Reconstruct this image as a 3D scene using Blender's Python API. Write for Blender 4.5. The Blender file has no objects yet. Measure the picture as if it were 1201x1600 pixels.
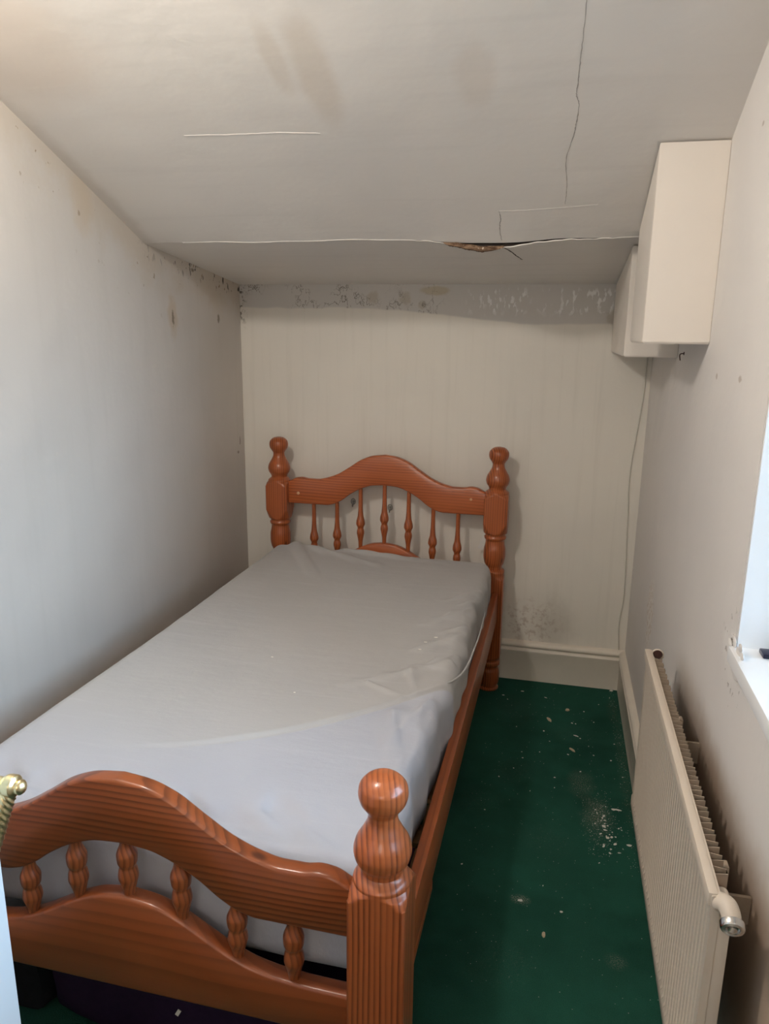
import bpy, bmesh, math, random
from mathutils import Vector, Matrix
R = random.Random(7)
PI = math.pi
sc = bpy.context.scene
COL = sc.collection

# ------------------------------------------------------------------ camera, light, exposure
CAMP = Vector((-.3523, -3.1549, 1.5159)); FPX = 1161.0; PITCH, YAW, ROLL = .2382, .226, -.0116
cam = bpy.data.cameras.new('camera'); co = bpy.data.objects.new('camera', cam); COL.objects.link(co)
cam.sensor_fit = 'VERTICAL'; cam.sensor_height = 36.0; cam.lens = 36.0 * FPX / 1600.0
cam.clip_start = .02
fw = Vector((-math.sin(YAW), math.cos(YAW), 0)); rt = Vector((math.cos(YAW), math.sin(YAW), 0)); up = Vector((0, 0, 1))
Fv = fw * math.cos(PITCH) - up * math.sin(PITCH); Uv = up * math.cos(PITCH) + fw * math.sin(PITCH)
cr, sr = math.cos(ROLL), math.sin(ROLL)
Xv = rt * cr - Uv * sr; Yv = rt * sr + Uv * cr
m = Matrix((Xv, Yv, -Fv)).transposed().to_4x4(); m.translation = CAMP
co.matrix_world = m
sc.camera = co

vs = sc.view_settings
vs.view_transform = 'Standard'; vs.look = 'None'; vs.gamma = 1.0; vs.use_curve_mapping = False
vs.exposure = 0.18

WORLD_STRENGTH = 14.0
w = bpy.data.worlds.new('sky'); sc.world = w; w.use_nodes = True
nt = w.node_tree; bg = nt.nodes['Background']; bg.inputs[1].default_value = WORLD_STRENGTH
tc = nt.nodes.new('ShaderNodeTexCoord'); sx_ = nt.nodes.new('ShaderNodeSeparateXYZ'); rm = nt.nodes.new('ShaderNodeValToRGB'); mr = nt.nodes.new('ShaderNodeMapRange')
nt.links.new(tc.outputs['Generated'], sx_.inputs[0]); nt.links.new(sx_.outputs[2], mr.inputs[0]); mr.inputs[1].default_value = -1; mr.inputs[2].default_value = 1
nt.links.new(mr.outputs[0], rm.inputs[0]); nt.links.new(rm.outputs[0], bg.inputs[0])
rm.color_ramp.elements[0].position = .44; rm.color_ramp.elements[0].color = (.12, .13, .12, 1)      # street and houses below the horizon
rm.color_ramp.elements[1].position = .56; rm.color_ramp.elements[1].color = (.47, .73, 1.0, 1)      # overcast blue-white sky

def light(name, kind, loc, energy, color=(1, 1, 1), **kw):
    l = bpy.data.lights.new(name, kind); l.energy = energy; l.color = color
    for k, v in kw.items(): setattr(l, k, v)
    o = bpy.data.objects.new(name, l); COL.objects.link(o); o.location = loc
    return o
WARM = (1.0, .93, .85)
light('room_bulb', 'POINT', (-1.20, -2.27, 2.26), 34, WARM, shadow_soft_size=.06)
light('hall_bulb', 'POINT', (-.45, -4.72, 2.10), 24, WARM, shadow_soft_size=.30)
# daylight portal in the window opening (samples the sky only)
po = light('window_portal', 'AREA', (.235, -2.30, 1.48), 1, size=1.1, size_y=1.06, shape='RECTANGLE')
po.rotation_euler = (PI / 2, 0, PI / 2)
po.data.cycles.is_portal = True

sc.cycles.max_bounces = 10; sc.cycles.diffuse_bounces = 6

# ------------------------------------------------------------------ node helpers
def lin(r, g, b):
    f = lambda c: (c / 255 / 12.92) if c / 255 <= .04045 else ((c / 255 + .055) / 1.055) ** 2.4
    return (f(r), f(g), f(b), 1)

class Mat:
    """Small expression builder around a Principled material in object coordinates."""
    def __init__(s, name, rough=.6, spec=.3):
        s.m = bpy.data.materials.new(name); s.m.use_nodes = True; s.t = s.m.node_tree
        s.p = s.t.nodes['Principled BSDF']
        s.p.inputs['Roughness'].default_value = rough; s.p.inputs['Specular IOR Level'].default_value = spec
        s.co = s.t.nodes.new('ShaderNodeTexCoord').outputs['Object']
        sp = s.t.nodes.new('ShaderNodeSeparateXYZ'); s.t.links.new(s.co, sp.inputs[0]); s.x, s.y, s.z = sp.outputs
    def put(s, sock, v):
        if isinstance(v, bpy.types.NodeSocket): s.t.links.new(v, sock)
        elif v is not None: sock.default_value = v
    def ma(s, op, a, b=None, c=None, clamp=False):
        n = s.t.nodes.new('ShaderNodeMath'); n.operation = op; n.use_clamp = clamp
        s.put(n.inputs[0], a); s.put(n.inputs[1], b)
        if c is not None: s.put(n.inputs[2], c)
        return n.outputs[0]
    def add(s, a, b): return s.ma('ADD', a, b)
    def sub(s, a, b): return s.ma('SUBTRACT', a, b)
    def mul(s, a, b): return s.ma('MULTIPLY', a, b)
    def vec(s, x, y, z):
        n = s.t.nodes.new('ShaderNodeCombineXYZ')
        for i, v in enumerate((x, y, z)): s.put(n.inputs[i], v)
        return n.outputs[0]
    def scaled(s, sx, sy, sz, off=(0, 0, 0)):
        n = s.t.nodes.new('ShaderNodeMapping'); s.t.links.new(s.co, n.inputs[0])
        n.inputs['Scale'].default_value = (sx, sy, sz); n.inputs['Location'].default_value = off
        return n.outputs[0]
    def noise(s, scale, detail=3, rough=.55, vec=None, dist=0):
        n = s.t.nodes.new('ShaderNodeTexNoise'); s.t.links.new(vec if vec is not None else s.co, n.inputs['Vector'])
        n.inputs['Scale'].default_value = scale; n.inputs['Detail'].default_value = detail
        n.inputs['Roughness'].default_value = rough; n.inputs['Distortion'].default_value = dist
        return n.outputs['Fac']
    def ss(s, v, lo, hi, a=0., b=1.):
        n = s.t.nodes.new('ShaderNodeMapRange'); n.interpolation_type = 'SMOOTHSTEP'
        s.put(n.inputs[0], v)
        for i, q in enumerate((lo, hi, a, b)): n.inputs[i + 1].default_value = q
        return n.outputs[0]
    def mix(s, f, a, b):
        n = s.t.nodes.new('ShaderNodeMix'); n.data_type = 'RGBA'
        s.put(n.inputs[0], f); s.put(n.inputs[6], a); s.put(n.inputs[7], b)
        return n.outputs[2]
    def blob(s, c, r, lo=.6, hi=1.1, wob=.5, scale=8):
        """soft irregular patch mask: 1 inside, 0 outside; c/r entries None = ignored axis"""
        tot = None
        for ax, ci, ri in zip((s.x, s.y, s.z), c, r):
            if ci is None: continue
            d = s.ma('POWER', s.ma('ABSOLUTE', s.ma('DIVIDE', s.sub(ax, ci), ri)), 2)
            tot = d if tot is None else s.add(tot, d)
        d = s.add(s.ma('SQRT', tot), s.mul(s.sub(s.noise(scale, 4, .65), .5), wob * 2))
        return s.ss(d, lo, hi, 1., 0.)
    def bump(s, h, strength=.3, dist=.01, prev=None):
        n = s.t.nodes.new('ShaderNodeBump'); n.inputs['Strength'].default_value = strength; n.inputs['Distance'].default_value = dist
        s.put(n.inputs['Height'], h)
        if prev is not None: s.t.links.new(prev, n.inputs['Normal'])
        return n.outputs[0]
    def out(s, color, normal=None, rough=None):
        s.put(s.p.inputs['Base Color'], color)
        if normal is not None: s.t.links.new(normal, s.p.inputs['Normal'])
        if rough is not None: s.put(s.p.inputs['Roughness'], rough)
        return s.m

def plain(name, col, rough=.5, metal=0., spec=.4, vary=.12, scale=20):
    q = Mat(name, rough, spec); q.p.inputs['Metallic'].default_value = metal
    f = q.noise(scale, 3)
    dark = tuple(c * (1 - vary) for c in col[:3]) + (1,)
    return q.out(q.mix(f, dark, tuple(min(1, c * (1 + vary)) for c in col[:3]) + (1,)))

# ---- plaster and paint
PAINT = (.70, .655, .60, 1)
def plaster_bump(q, extra=None, strength=.25):
    h = q.add(q.mul(q.noise(2.2, 2), 1.6), q.mul(q.noise(9, 3), .5))
    b = q.bump(h, .16, .03)
    b = q.bump(q.noise(70, 2), .05, .004, b)
    if extra is not None: b = q.bump(extra, strength, .004, b)
    return b

def mat_ceiling():
    q = Mat('ceiling_paint', .75, .2)
    c = q.mix(q.ss(q.noise(1.6, 3), .35, .7), (.745, .71, .665, 1), (.71, .68, .645, 1))
    c = q.mix(q.mul(q.blob((-.92, -1.42, None), (.05, .17, 1), .5, 1.2, .35, 9), .35), c, (.52, .43, .33, 1))
    c = q.mix(q.mul(q.blob((-1.0, -1.46, None), (.03, .10, 1), .5, 1.2, .35, 9), .28), c, (.52, .43, .33, 1))
    c = q.mix(q.mul(q.blob((-.57, -1.38, None), (.05, .10, 1), .5, 1.2, .4, 9), .22), c, (.55, .45, .36, 1))
    c = q.mix(q.mul(q.blob((-1.62, -1.55, None), (.25, .18, 1), .4, 1.3, .5, 6), .3), c, (.60, .47, .36, 1))
    c = q.mix(q.mul(q.blob((-1.74, -1.0, None), (.05, .45, 1), .4, 1.3, .5, 12), .4), c, (.48, .42, .36, 1))
    streak = q.ss(q.noise(1, 3, .5, q.scaled(1.5, 28, 28)), .5, .75)
    c = q.mix(q.mul(streak, .10), c, (.5, .47, .44, 1))
    return q.out(c, plaster_bump(q))

def mat_left():
    q = Mat('left_wall_paint', .7, .2)
    c = q.mix(q.ss(q.noise(1.3, 3), .35, .7), (.60, .56, .515, 1), (.55, .515, .475, 1))
    # line of the ceiling above this wall, used to keep damp and mould beside it
    top = q.ma('MINIMUM', q.add(q.mul(q.y, -.1255), 1.70), 3.)
    top = q.ma('MAXIMUM', top, q.add(q.mul(q.y, -.419), 1.4745))
    d = q.sub(top, q.z)
    n1 = q.noise(7, 5, .7)
    damp = q.mul(q.ss(q.add(d, q.mul(q.sub(n1, .5), .35)), .02, .16, 1., 0.), q.ss(q.y, -2.2, -.7, .35, 1.))
    c = q.mix(q.mul(damp, .42), c, (.52, .42, .30, 1))
    c = q.mix(q.mul(q.blob((None, -.60, 1.56), (1, .035, .07), .5, 1.3, .6, 20), .5), c, (.50, .38, .25, 1))
    c = q.mix(q.mul(q.blob((None, -1.10, 1.87), (1, .05, .10), .4, 1.3, .6, 18), .4), c, (.54, .43, .30, 1))
    near = q.mul(q.ss(d, .0, .09, 1., 0.), q.ss(q.y, -.85, -.55, 0., 1.))
    near = q.ma('MAXIMUM', near, q.mul(q.ss(q.y, -.05, -.01, 0., 1.), q.ss(q.z, 1.50, 1.60)))
    sv = q.scaled(1, 46, 26)
    speck = q.mul(q.ss(q.noise(1, 2, .5, sv), .60, .66), near)
    c = q.mix(q.mul(speck, .92), c, (.03, .026, .02, 1))
    c = q.mix(q.mul(q.ss(q.noise(1, 2, .5, q.scaled(1, 30, 30, (0, 5, 3))), .70, .74), q.ss(d, .0, .3, 1., 0.)), c, (.32, .25, .17, 1))
    for py, pz, ry, rz in ((-.048, 1.03, .006, .022), (-.60, 1.555, .008, .03), (-.22, 1.56, .012, .02), (-.43, 1.735, .012, .008), (-.07, .98, .012, .008)):
        c = q.mix(q.mul(q.blob((None, py, pz), (1, ry, rz), .5, 1.1, .9, 60), .75), c, (.17, .13, .09, 1))
    streak = q.ss(q.noise(1, 3, .5, q.scaled(1, 22, 1.6)), .48, .75)
    c = q.mix(q.mul(streak, .13), c, (.47, .44, .39, 1))
    return q.out(c, plaster_bump(q, q.noise(1, 3, .5, q.scaled(1, 8, 3)), .35))

def mat_back():
    q = Mat('back_wall_paint', .62, .25)
    c = q.mix(q.ss(q.noise(1.5, 3), .35, .7), (.745, .705, .63, 1), (.70, .665, .60, 1))
    streak = q.ss(q.noise(1, 4, .6, q.scaled(30, 1, 1.4)), .48, .75)
    c = q.mix(q.mul(streak, .12), c, (.43, .40, .33, 1))
    # grey replastered band under the ceiling
    edge = q.add(q.ss(q.x, -1.2, -.40, 1.610, 1.552), q.mul(q.sub(q.noise(5, 2), .5), .03))
    band = q.ss(q.sub(q.z, edge), -.004, .006)
    c = q.mix(q.mul(band, .92), c, (.545, .52, .49, 1))
    drip = q.ss(q.noise(1, 3, .5, q.scaled(62, 1, 26)), .525, .60)
    reg = q.mul(q.mul(q.ss(q.x, -.80, -.60), q.ss(q.x, -.18, -.14, 1., 0.)), q.mul(q.ss(q.z, 1.575, 1.61), q.ss(q.z, 1.675, 1.70, 1., 0.)))
    patch = q.ss(q.noise(7, 3), .36, .50)
    drip = q.mul(q.mul(drip, reg), patch)
    c = q.mix(q.mul(drip, .8), c, (.84, .83, .81, 1))
    c = q.mix(q.mul(q.blob((-.875, None, 1.682), (.075, 1, .022), .6, 1.0, .35, 14), .65), c, (.46, .385, .25, 1))
    for cx, cz, rx, rz in ((-1.0, 1.652, .03, .03), (-.93, 1.625, .02, .02), (-.165, 1.58, .03, .035), (-1.14, 1.655, .03, .03)):
        c = q.mix(q.mul(q.blob((cx, None, cz), (rx, 1, rz), .5, 1.1, .7, 30), .5), c, (.40, .34, .25, 1))
    # dark crazed hairlines in the band, left half
    ridge = q.ma('ABSOLUTE', q.sub(q.noise(9, 4, .6, q.scaled(2.4, 1, 1.5)), .5))
    haze = q.mul(q.mul(q.ss(ridge, .004, .016, 1., 0.), band), q.mul(q.ss(q.x, -.75, -.95), q.ss(q.noise(6, 2, .5, q.scaled(1, 1, 1, (3, 0, 0))), .48, .58)))
    c = q.mix(q.mul(haze, .8), c, (.15, .125, .10, 1))
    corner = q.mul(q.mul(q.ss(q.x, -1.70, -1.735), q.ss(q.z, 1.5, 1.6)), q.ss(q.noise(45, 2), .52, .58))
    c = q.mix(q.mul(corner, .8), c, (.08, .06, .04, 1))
    # reddish damp specks low beside the bed and general grime at the bottom
    low = q.mul(q.blob((-.40, None, .27), (.14, 1, .12), .3, 1.2, .5, 9), q.ss(q.noise(38, 4, .7), .47, .62))
    c = q.mix(q.mul(low, .45), c, (.33, .20, .14, 1))
    c = q.mix(q.mul(q.blob((-.30, None, .25), (.10, 1, .16), .3, 1.2, .5, 14), .25), c, (.26, .24, .19, 1))
    h = q.add(q.mul(drip, 1.), q.mul(q.noise(1, 3, .5, q.scaled(40, 1, 3)), .35))
    return q.out(c, plaster_bump(q, h, .4))

def mat_right():
    q = Mat('right_wall_paint', .7, .2)
    c = q.mix(q.ss(q.noise(1.4, 3), .35, .7), (.70, .665, .63, 1), (.65, .62, .595, 1))
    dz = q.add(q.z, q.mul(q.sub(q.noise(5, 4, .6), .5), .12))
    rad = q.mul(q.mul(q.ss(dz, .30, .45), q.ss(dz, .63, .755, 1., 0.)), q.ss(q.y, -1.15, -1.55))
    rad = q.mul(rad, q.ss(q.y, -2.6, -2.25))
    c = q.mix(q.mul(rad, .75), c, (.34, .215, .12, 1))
    c = q.mix(q.mul(q.blob((None, -.62, .58), (1, .10, .16), .4, 1.0, .5, 16), .45), c, (.80, .76, .70, 1))
    c = q.mix(q.mul(q.mul(q.blob((None, -.62, .58), (1, .11, .17), .4, 1.0, .5, 16), q.ss(q.noise(60, 2), .52, .6)), .6), c, (.45, .32, .22, 1))
    c = q.mix(q.mul(q.blob((None, -1.72, .93), (1, .07, .05), .4, 1.2, .7, 22), .45), c, (.80, .78, .75, 1))
    for py, pz, ry, rz in ((-1.455, 1.916, .010, .006), (-1.29, 1.425, .012, .008), (-1.52, 1.43, .016, .008), (-.98, 1.80, .006, .008)):
        c = q.mix(q.mul(q.blob((None, py, pz), (1, ry, rz), .5, 1.1, .9, 70), .6), c, (.34, .27, .21, 1))
    sp = q.mul(q.ss(q.noise(55, 2), .64, .67), q.blob((None, -1.75, .93), (1, .10, .10), .4, 1.2, .7, 12))
    c = q.mix(q.mul(sp, .8), c, (.16, .13, .10, 1))
    return q.out(c, plaster_bump(q, q.noise(6, 4, .6), .5))

M = {}
M['ceiling'] = mat_ceiling(); M['left'] = mat_left(); M['back'] = mat_back(); M['right'] = mat_right()
M['plaster'] = plain('plain_wall_paint', PAINT, .7, vary=.05, scale=3)
M['box_paint'] = plain('boxing_gloss_paint', (.76, .70, .63, 1), .42, vary=.03, scale=6)
M['skirt'] = plain('skirting_gloss_paint', (.74, .68, .585, 1), .38, vary=.09, scale=9)
M['reveal'] = plain('window_reveal_paint', (.80, .80, .80, 1), .5, vary=.03, scale=6)
M['door'] = plain('white_door_paint', (.70, .71, .72, 1), .32, vary=.02, scale=4)
M['radiator'] = plain('radiator_enamel', (.63, .545, .45, 1), .40, vary=.05, scale=10)
M['fins'] = plain('dark_radiator_enamel', (.36, .285, .215, 1), .6, vary=.25, scale=35)  # darker, browner enamel for the fins and brackets
M['rust'] = plain('rusty_dark_metal', (.05, .018, .012, 1), .6, metal=.3, vary=.4, scale=60)
M['chrome'] = plain('chrome_metal', (.62, .60, .57, 1), .18, metal=1, vary=.1)
M['brass'] = plain('polished_brass', (.74, .60, .33, 1), .32, metal=1, vary=.1)
M['bolt'] = plain('dark_bolt_metal', (.20, .17, .11, 1), .35, metal=1)
M['plug'] = plain('pale_wood_plug', (.62, .36, .20, 1), .5)
M['steel'] = plain('grey_steel', (.33, .32, .30, 1), .4, metal=.8)
M['purple'] = plain('dark_purple_cloth', (.020, .009, .030, 1), .8, spec=.15, vary=.3, scale=60)
M['black'] = plain('black_cloth', (.016, .016, .020, 1), .85, spec=.15, vary=.3, scale=60)
M['greycloth'] = plain('grey_cloth', (.14, .14, .15, 1), .85, spec=.15, vary=.3, scale=60)
M['paper'] = plain('white_paper', (.72, .70, .66, 1), .7)
M['navy'] = plain('dark_navy_plastic', (.008, .009, .03, 1), .3)
M['wire'] = plain('white_wire_plastic', (.62, .59, .52, 1), .45)
M['chip'] = plain('plaster_chip', (.72, .70, .64, 1), .8, vary=.15, scale=90)
M['chipbrown'] = plain('plaster_lath_chip', (.55, .44, .30, 1), .8, vary=.25, scale=120)
M['crackdark'] = plain('crack_shadow_gap', (.045, .035, .028, 1), .9, vary=.3, scale=60)
M['hairline'] = plain('hairline_crack', (.36, .33, .30, 1), .9, vary=.25, scale=40)
M['raised'] = plain('filled_seam_plaster', (.74, .70, .66, 1), .7, vary=.05)
M['slat'] = plain('plain_pine_slat', (.42, .25, .12, 1), .7)

def mat_lath():
    q = Mat('bare_lath_and_plaster', .9, .1)
    f = q.noise(40, 5, .7, q.scaled(1, 3, 3))
    c = q.mix(q.ss(f, .35, .6), (.09, .050, .030, 1), (.30, .195, .125, 1))
    c = q.mix(q.ss(q.noise(70, 2), .62, .7), c, (.62, .52, .42, 1))
    return q.out(c, q.bump(f, .8, .006))
M['lath'] = mat_lath()

def mat_carpet():
    q = Mat('green_carpet', .95, .08)
    f = q.noise(420, 2, .6); g = q.noise(5, 4, .6)
    c = q.mix(f, (.014, .062, .043, 1), (.032, .140, .098, 1))
    c = q.mix(q.mul(q.ss(g, .40, .72), .5), c, (.028, .142, .098, 1))
    c = q.mix(q.mul(q.ss(q.noise(3, 3, .6, q.scaled(1, 1, 1, (4, 2, 0))), .45, .75), .45), c, (.005, .030, .020, 1))
    spk = q.ss(q.noise(130, 3, .7), .585, .66)
    fine = q.ss(q.noise(300, 2, .6), .48, .62)
    def dust(cx, cy, rx, ry, k, col=(.42, .38, .31, 1), tex=None):
        nonlocal c
        b = q.blob((cx, cy, None), (rx, ry, 1), .15, 1.15, .45, 16)
        t = q.add(q.mul(spk if tex is None else tex, .75), q.mul(fine, .25))
        c = q.mix(q.ma('MULTIPLY', q.mul(b, t), k, clamp=True), c, col)
    dust(-.145, -.96, .055, .15, .85); dust(-.145, -.93, .05, .09, .55, (.28, .24, .18, 1), fine)
    dust(-.365, -1.375, .03, .022, .9, tex=fine); dust(-.12, -1.53, .03, .03, .35, tex=fine)
    dust(-.19, -.78, .05, .10, .35, tex=fine); dust(-.035, -.62, .03, .5, .55, (.30, .24, .15, 1))
    dust(-.05, -.20, .03, .14, .7, (.20, .13, .08, 1)); dust(-.45, -.30, .12, .16, .10, (.30, .30, .27, 1), fine)
    for cx, cy in ((-.52, -.95), (-.30, -1.10), (-.22, -.45), (-.42, -.75), (-.40, -1.6)):
        dust(cx, cy, .10, .10, .16, (.34, .36, .30, 1))
    b = q.bump(f, .9, .006); b = q.bump(q.noise(60, 3), .3, .006, b)
    return q.out(c, b)
M['carpet'] = mat_carpet()

def mat_sheet():
    q = Mat('grey_cotton_sheet', .9, .1)
    wv = q.noise(1, 3, .6, q.scaled(90, 500, 90)); wu = q.noise(1, 3, .6, q.scaled(500, 90, 90))
    # beige grey on the head side of a diagonal edge, cooler grey on the foot side
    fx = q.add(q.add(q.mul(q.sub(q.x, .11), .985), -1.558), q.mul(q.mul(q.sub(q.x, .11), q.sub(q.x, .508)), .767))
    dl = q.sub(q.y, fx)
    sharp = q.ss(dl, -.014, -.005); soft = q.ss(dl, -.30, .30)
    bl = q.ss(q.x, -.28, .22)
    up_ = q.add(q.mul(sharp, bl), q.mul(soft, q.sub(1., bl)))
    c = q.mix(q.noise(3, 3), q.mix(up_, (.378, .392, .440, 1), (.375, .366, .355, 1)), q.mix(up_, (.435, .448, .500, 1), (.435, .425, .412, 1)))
    c = q.mix(q.mul(wv, .22), c, (.38, .375, .38, 1))
    c = q.mix(q.mul(q.ss(q.noise(1, 3, .5, q.scaled(3, 40, 3)), .55, .8), .12), c, (.62, .62, .64, 1))
    q.p.inputs['Sheen Weight'].default_value = .15
    b = q.bump(q.add(wv, wu), .14, .002); b = q.bump(q.noise(11, 4, .6), .30, .006, b)
    b = q.bump(q.noise(1, 4, .6, q.scaled(9, 34, 9)), .24, .005, b)
    return q.out(c, b)
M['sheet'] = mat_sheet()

def mat_wood(axis, off=(0, 0), ring=90., tone=1.0, name=None, wamp=.03, lines=.8):
    """varnished orange pine: growth rings around an axis parallel to the grain, slowly varying along it"""
    q = Mat(name or 'varnished_pine_%s' % axis, .30, .4)
    st = lambda al, ac: {'x': q.scaled(al, ac, ac), 'y': q.scaled(ac, al, ac), 'z': q.scaled(ac, ac, al)}[axis]
    warp = q.noise(1, 2, .5, st(.9, 3.2)); warp2 = q.noise(1, 3, .5, st(3.5, 22))
    a, b = {'x': (q.y, q.z), 'y': (q.x, q.z), 'z': (q.x, q.y)}[axis]
    a = q.sub(a, off[0]); b = q.sub(b, off[1])
    r = q.ma('SQRT', q.add(q.mul(a, a), q.mul(b, b)))
    r = q.add(r, q.add(q.mul(q.sub(warp, .5), wamp), q.mul(q.sub(warp2, .5), .004)))
    ph = q.mul(r, ring)
    s_ = q.ma('FRACT', ph)
    late = q.mul(q.ss(s_, .30, .88), q.ss(s_, .90, .985, 1., 0.))
    # rings differ in strength; the bands fade in and out along the board
    idn = q.noise(1, 1, .5, q.vec(q.mul(q.ma('FLOOR', ph), .37), .5, .5))
    late = q.mul(late, q.mul(q.ss(idn, .28, .50, .35, 1.), q.ss(q.noise(1, 2, .5, st(1.6, 9)), .25, .48, .5, 1.)))
    fine = q.noise(1, 3, .6, st(6, 260)); broad = q.noise(1, 2, .5, st(1.5, 14))
    k = tone
    c = q.mix(broad, (.44 * k, .122 * k, .036 * k, 1), (.345 * k, .083 * k, .024 * k, 1))
    c = q.mix(q.mul(late, lines), c, (.105 * k, .022 * k, .008 * k, 1))
    c = q.mix(q.mul(fine, .25), c, (.24 * k, .062 * k, .020 * k, 1))
    kn = q.t.nodes.new('ShaderNodeTexVoronoi'); kn.inputs['Scale'].default_value = 1.0
    sv = {'x': q.scaled(2.2, 5, 6.5), 'y': q.scaled(7, 2.0, 7), 'z': q.scaled(7, 7, 1.9)}[axis]
    q.t.links.new(sv, kn.inputs['Vector'])
    c = q.mix(q.mul(q.ss(kn.outputs['Distance'], .025, .06, 1., 0.), .85), c, (.050, .014, .007, 1))
    q.p.inputs['Coat Weight'].default_value = .22; q.p.inputs['Coat Roughness'].default_value = .14
    return q.out(c, q.bump(fine, .04, .002))
M['wood_z'] = mat_wood('z', (.17, .045), 118, wamp=.018, lines=.95)
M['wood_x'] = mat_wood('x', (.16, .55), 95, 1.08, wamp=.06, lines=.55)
M['wood_x_foot'] = mat_wood('x', (-1.84, .30), 105, .62, 'varnished_pine_rail', .10, .68)  # same pine as the headboard, shade of the footboard front put into the colour
M['wood_x_low'] = mat_wood('x', (-1.70, .20), 60, .60, 'varnished_pine_low_rail', .10, .35)  # lower foot rail, also darkened to stand for shade
M['wood_y'] = mat_wood('y', (.10, -.02), 90, .95, wamp=.05, lines=.6)
M['spindle'] = mat_wood('z', (.014, .006), 150, .72, 'varnished_pine_spindle', .01, .7)  # foot spindles, pine colour darkened for the shaded footboard
M['spindle_head'] = mat_wood('z', (.014, .006), 150, .95, 'varnished_pine_long_spindle', .01, .6)

gl = bpy.data.materials.new('window_glass'); gl.use_nodes = True; t = gl.node_tree; t.nodes.remove(t.nodes['Principled BSDF'])
tr = t.nodes.new('ShaderNodeBsdfTransparent'); gs = t.nodes.new('ShaderNodeBsdfGlossy'); gs.inputs['Roughness'].default_value = .02
fr = t.nodes.new('ShaderNodeFresnel'); mx = t.nodes.new('ShaderNodeMixShader')
t.links.new(fr.outputs[0], mx.inputs[0]); t.links.new(tr.outputs[0], mx.inputs[1]); t.links.new(gs.outputs[0], mx.inputs[2])
t.links.new(mx.outputs[0], t.nodes['Material Output'].inputs[0])
M['glass'] = gl

# ------------------------------------------------------------------ mesh helpers
def obj(name, bm, mat, parent=None, loc=None, smooth=True, sharp=40, kind=None):
    me = bpy.data.meshes.new(name); bmesh.ops.recalc_face_normals(bm, faces=bm.faces); bm.to_mesh(me); bm.free()
    o = bpy.data.objects.new(name, me); COL.objects.link(o)
    for mm in (mat if isinstance(mat, (list, tuple)) else [mat]): me.materials.append(mm)
    if smooth:
        for p in me.polygons: p.use_smooth = True
        me.set_sharp_from_angle(angle=math.radians(sharp))
    if parent is not None: o.parent = parent
    if loc is not None: o.location = loc
    if kind: o['kind'] = kind
    return o
def empty(name, loc=(0, 0, 0), rz=0, label=None, cat=None, group=None):
    o = bpy.data.objects.new(name, None); COL.objects.link(o); o.location = loc; o.rotation_euler = (0, 0, rz)
    o.empty_display_size = .05
    tag(o, label, cat, group); return o
def tag(o, label=None, cat=None, group=None):
    if label: o['label'] = label
    if cat: o['category'] = cat
    if group: o['group'] = group
    return o
def struct(name, bm, mat, **k):
    return obj(name, bm, mat, kind='structure', **k)
def box(bm, a, b, bev=0., seg=2):
    r = bmesh.ops.create_cube(bm, size=1)
    vs_ = r['verts']
    for v in vs_: v.co = Vector([(a[i] + b[i]) / 2 + v.co[i] * (b[i] - a[i]) for i in range(3)])
    if bev: bmesh.ops.bevel(bm, geom=list({e for v in vs_ for e in v.link_edges}), offset=bev, segments=seg, profile=.6, affect='EDGES')
    return bm
def nbox(a, b, bev=0.): return box(bmesh.new(), a, b, bev)
def loft(bm, rings, cap=True, closed=True):
    V = [[bm.verts.new(p) for p in r] for r in rings]
    n = len(V[0])
    for i in range(len(V) - 1):
        for j in range(n if closed else n - 1):
            k = (j + 1) % n
            try: bm.faces.new((V[i][j], V[i][k], V[i + 1][k], V[i + 1][j]))
            except ValueError: pass
    if cap and closed: bm.faces.new(V[0][::-1]); bm.faces.new(V[-1])
    return bm
def interp(tab, t):
    """smooth (monotone cubic) interpolation of a list of (t, value)"""
    if t <= tab[0][0]: return tab[0][1]
    if t >= tab[-1][0]: return tab[-1][1]
    n = len(tab)
    d = [(tab[i + 1][1] - tab[i][1]) / (tab[i + 1][0] - tab[i][0]) for i in range(n - 1)]
    def sl(i):
        if i == 0: return d[0]
        if i == n - 1: return d[-1]
        if d[i - 1] * d[i] <= 0: return 0.
        return 2 * d[i - 1] * d[i] / (d[i - 1] + d[i])
    for i in range(n - 1):
        if t <= tab[i + 1][0]:
            h = tab[i + 1][0] - tab[i][0]; u = (t - tab[i][0]) / h
            return ((2*u**3 - 3*u**2 + 1) * tab[i][1] + (u**3 - 2*u**2 + u) * h * sl(i) + (-2*u**3 + 3*u**2) * tab[i+1][1] + (u**3 - u**2) * h * sl(i+1))
def lathe(bm, prof, seg=28, steps=60, cx=0, cy=0):
    z0, z1 = prof[0][0], prof[-1][0]
    return loft(bm, [[(cx + interp(prof, z) * math.cos(a * 2 * PI / seg), cy + interp(prof, z) * math.sin(a * 2 * PI / seg), z) for a in range(seg)]
                     for z in [z0 + (z1 - z0) * i / steps for i in range(steps + 1)]])
def catmull(P, n=8):
    P = [Vector(p) for p in P]; out = []
    Q = [2 * P[0] - P[1]] + P + [2 * P[-1] - P[-2]]
    for i in range(1, len(Q) - 2):
        for j in range(n):
            t = j / n; a, b, c, d = Q[i-1], Q[i], Q[i+1], Q[i+2]
            out.append(.5 * (2*b + (c - a)*t + (2*a - 5*b + 4*c - d)*t*t + (3*b - a - 3*c + d)*t**3))
    out.append(P[-1]); return out
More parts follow.
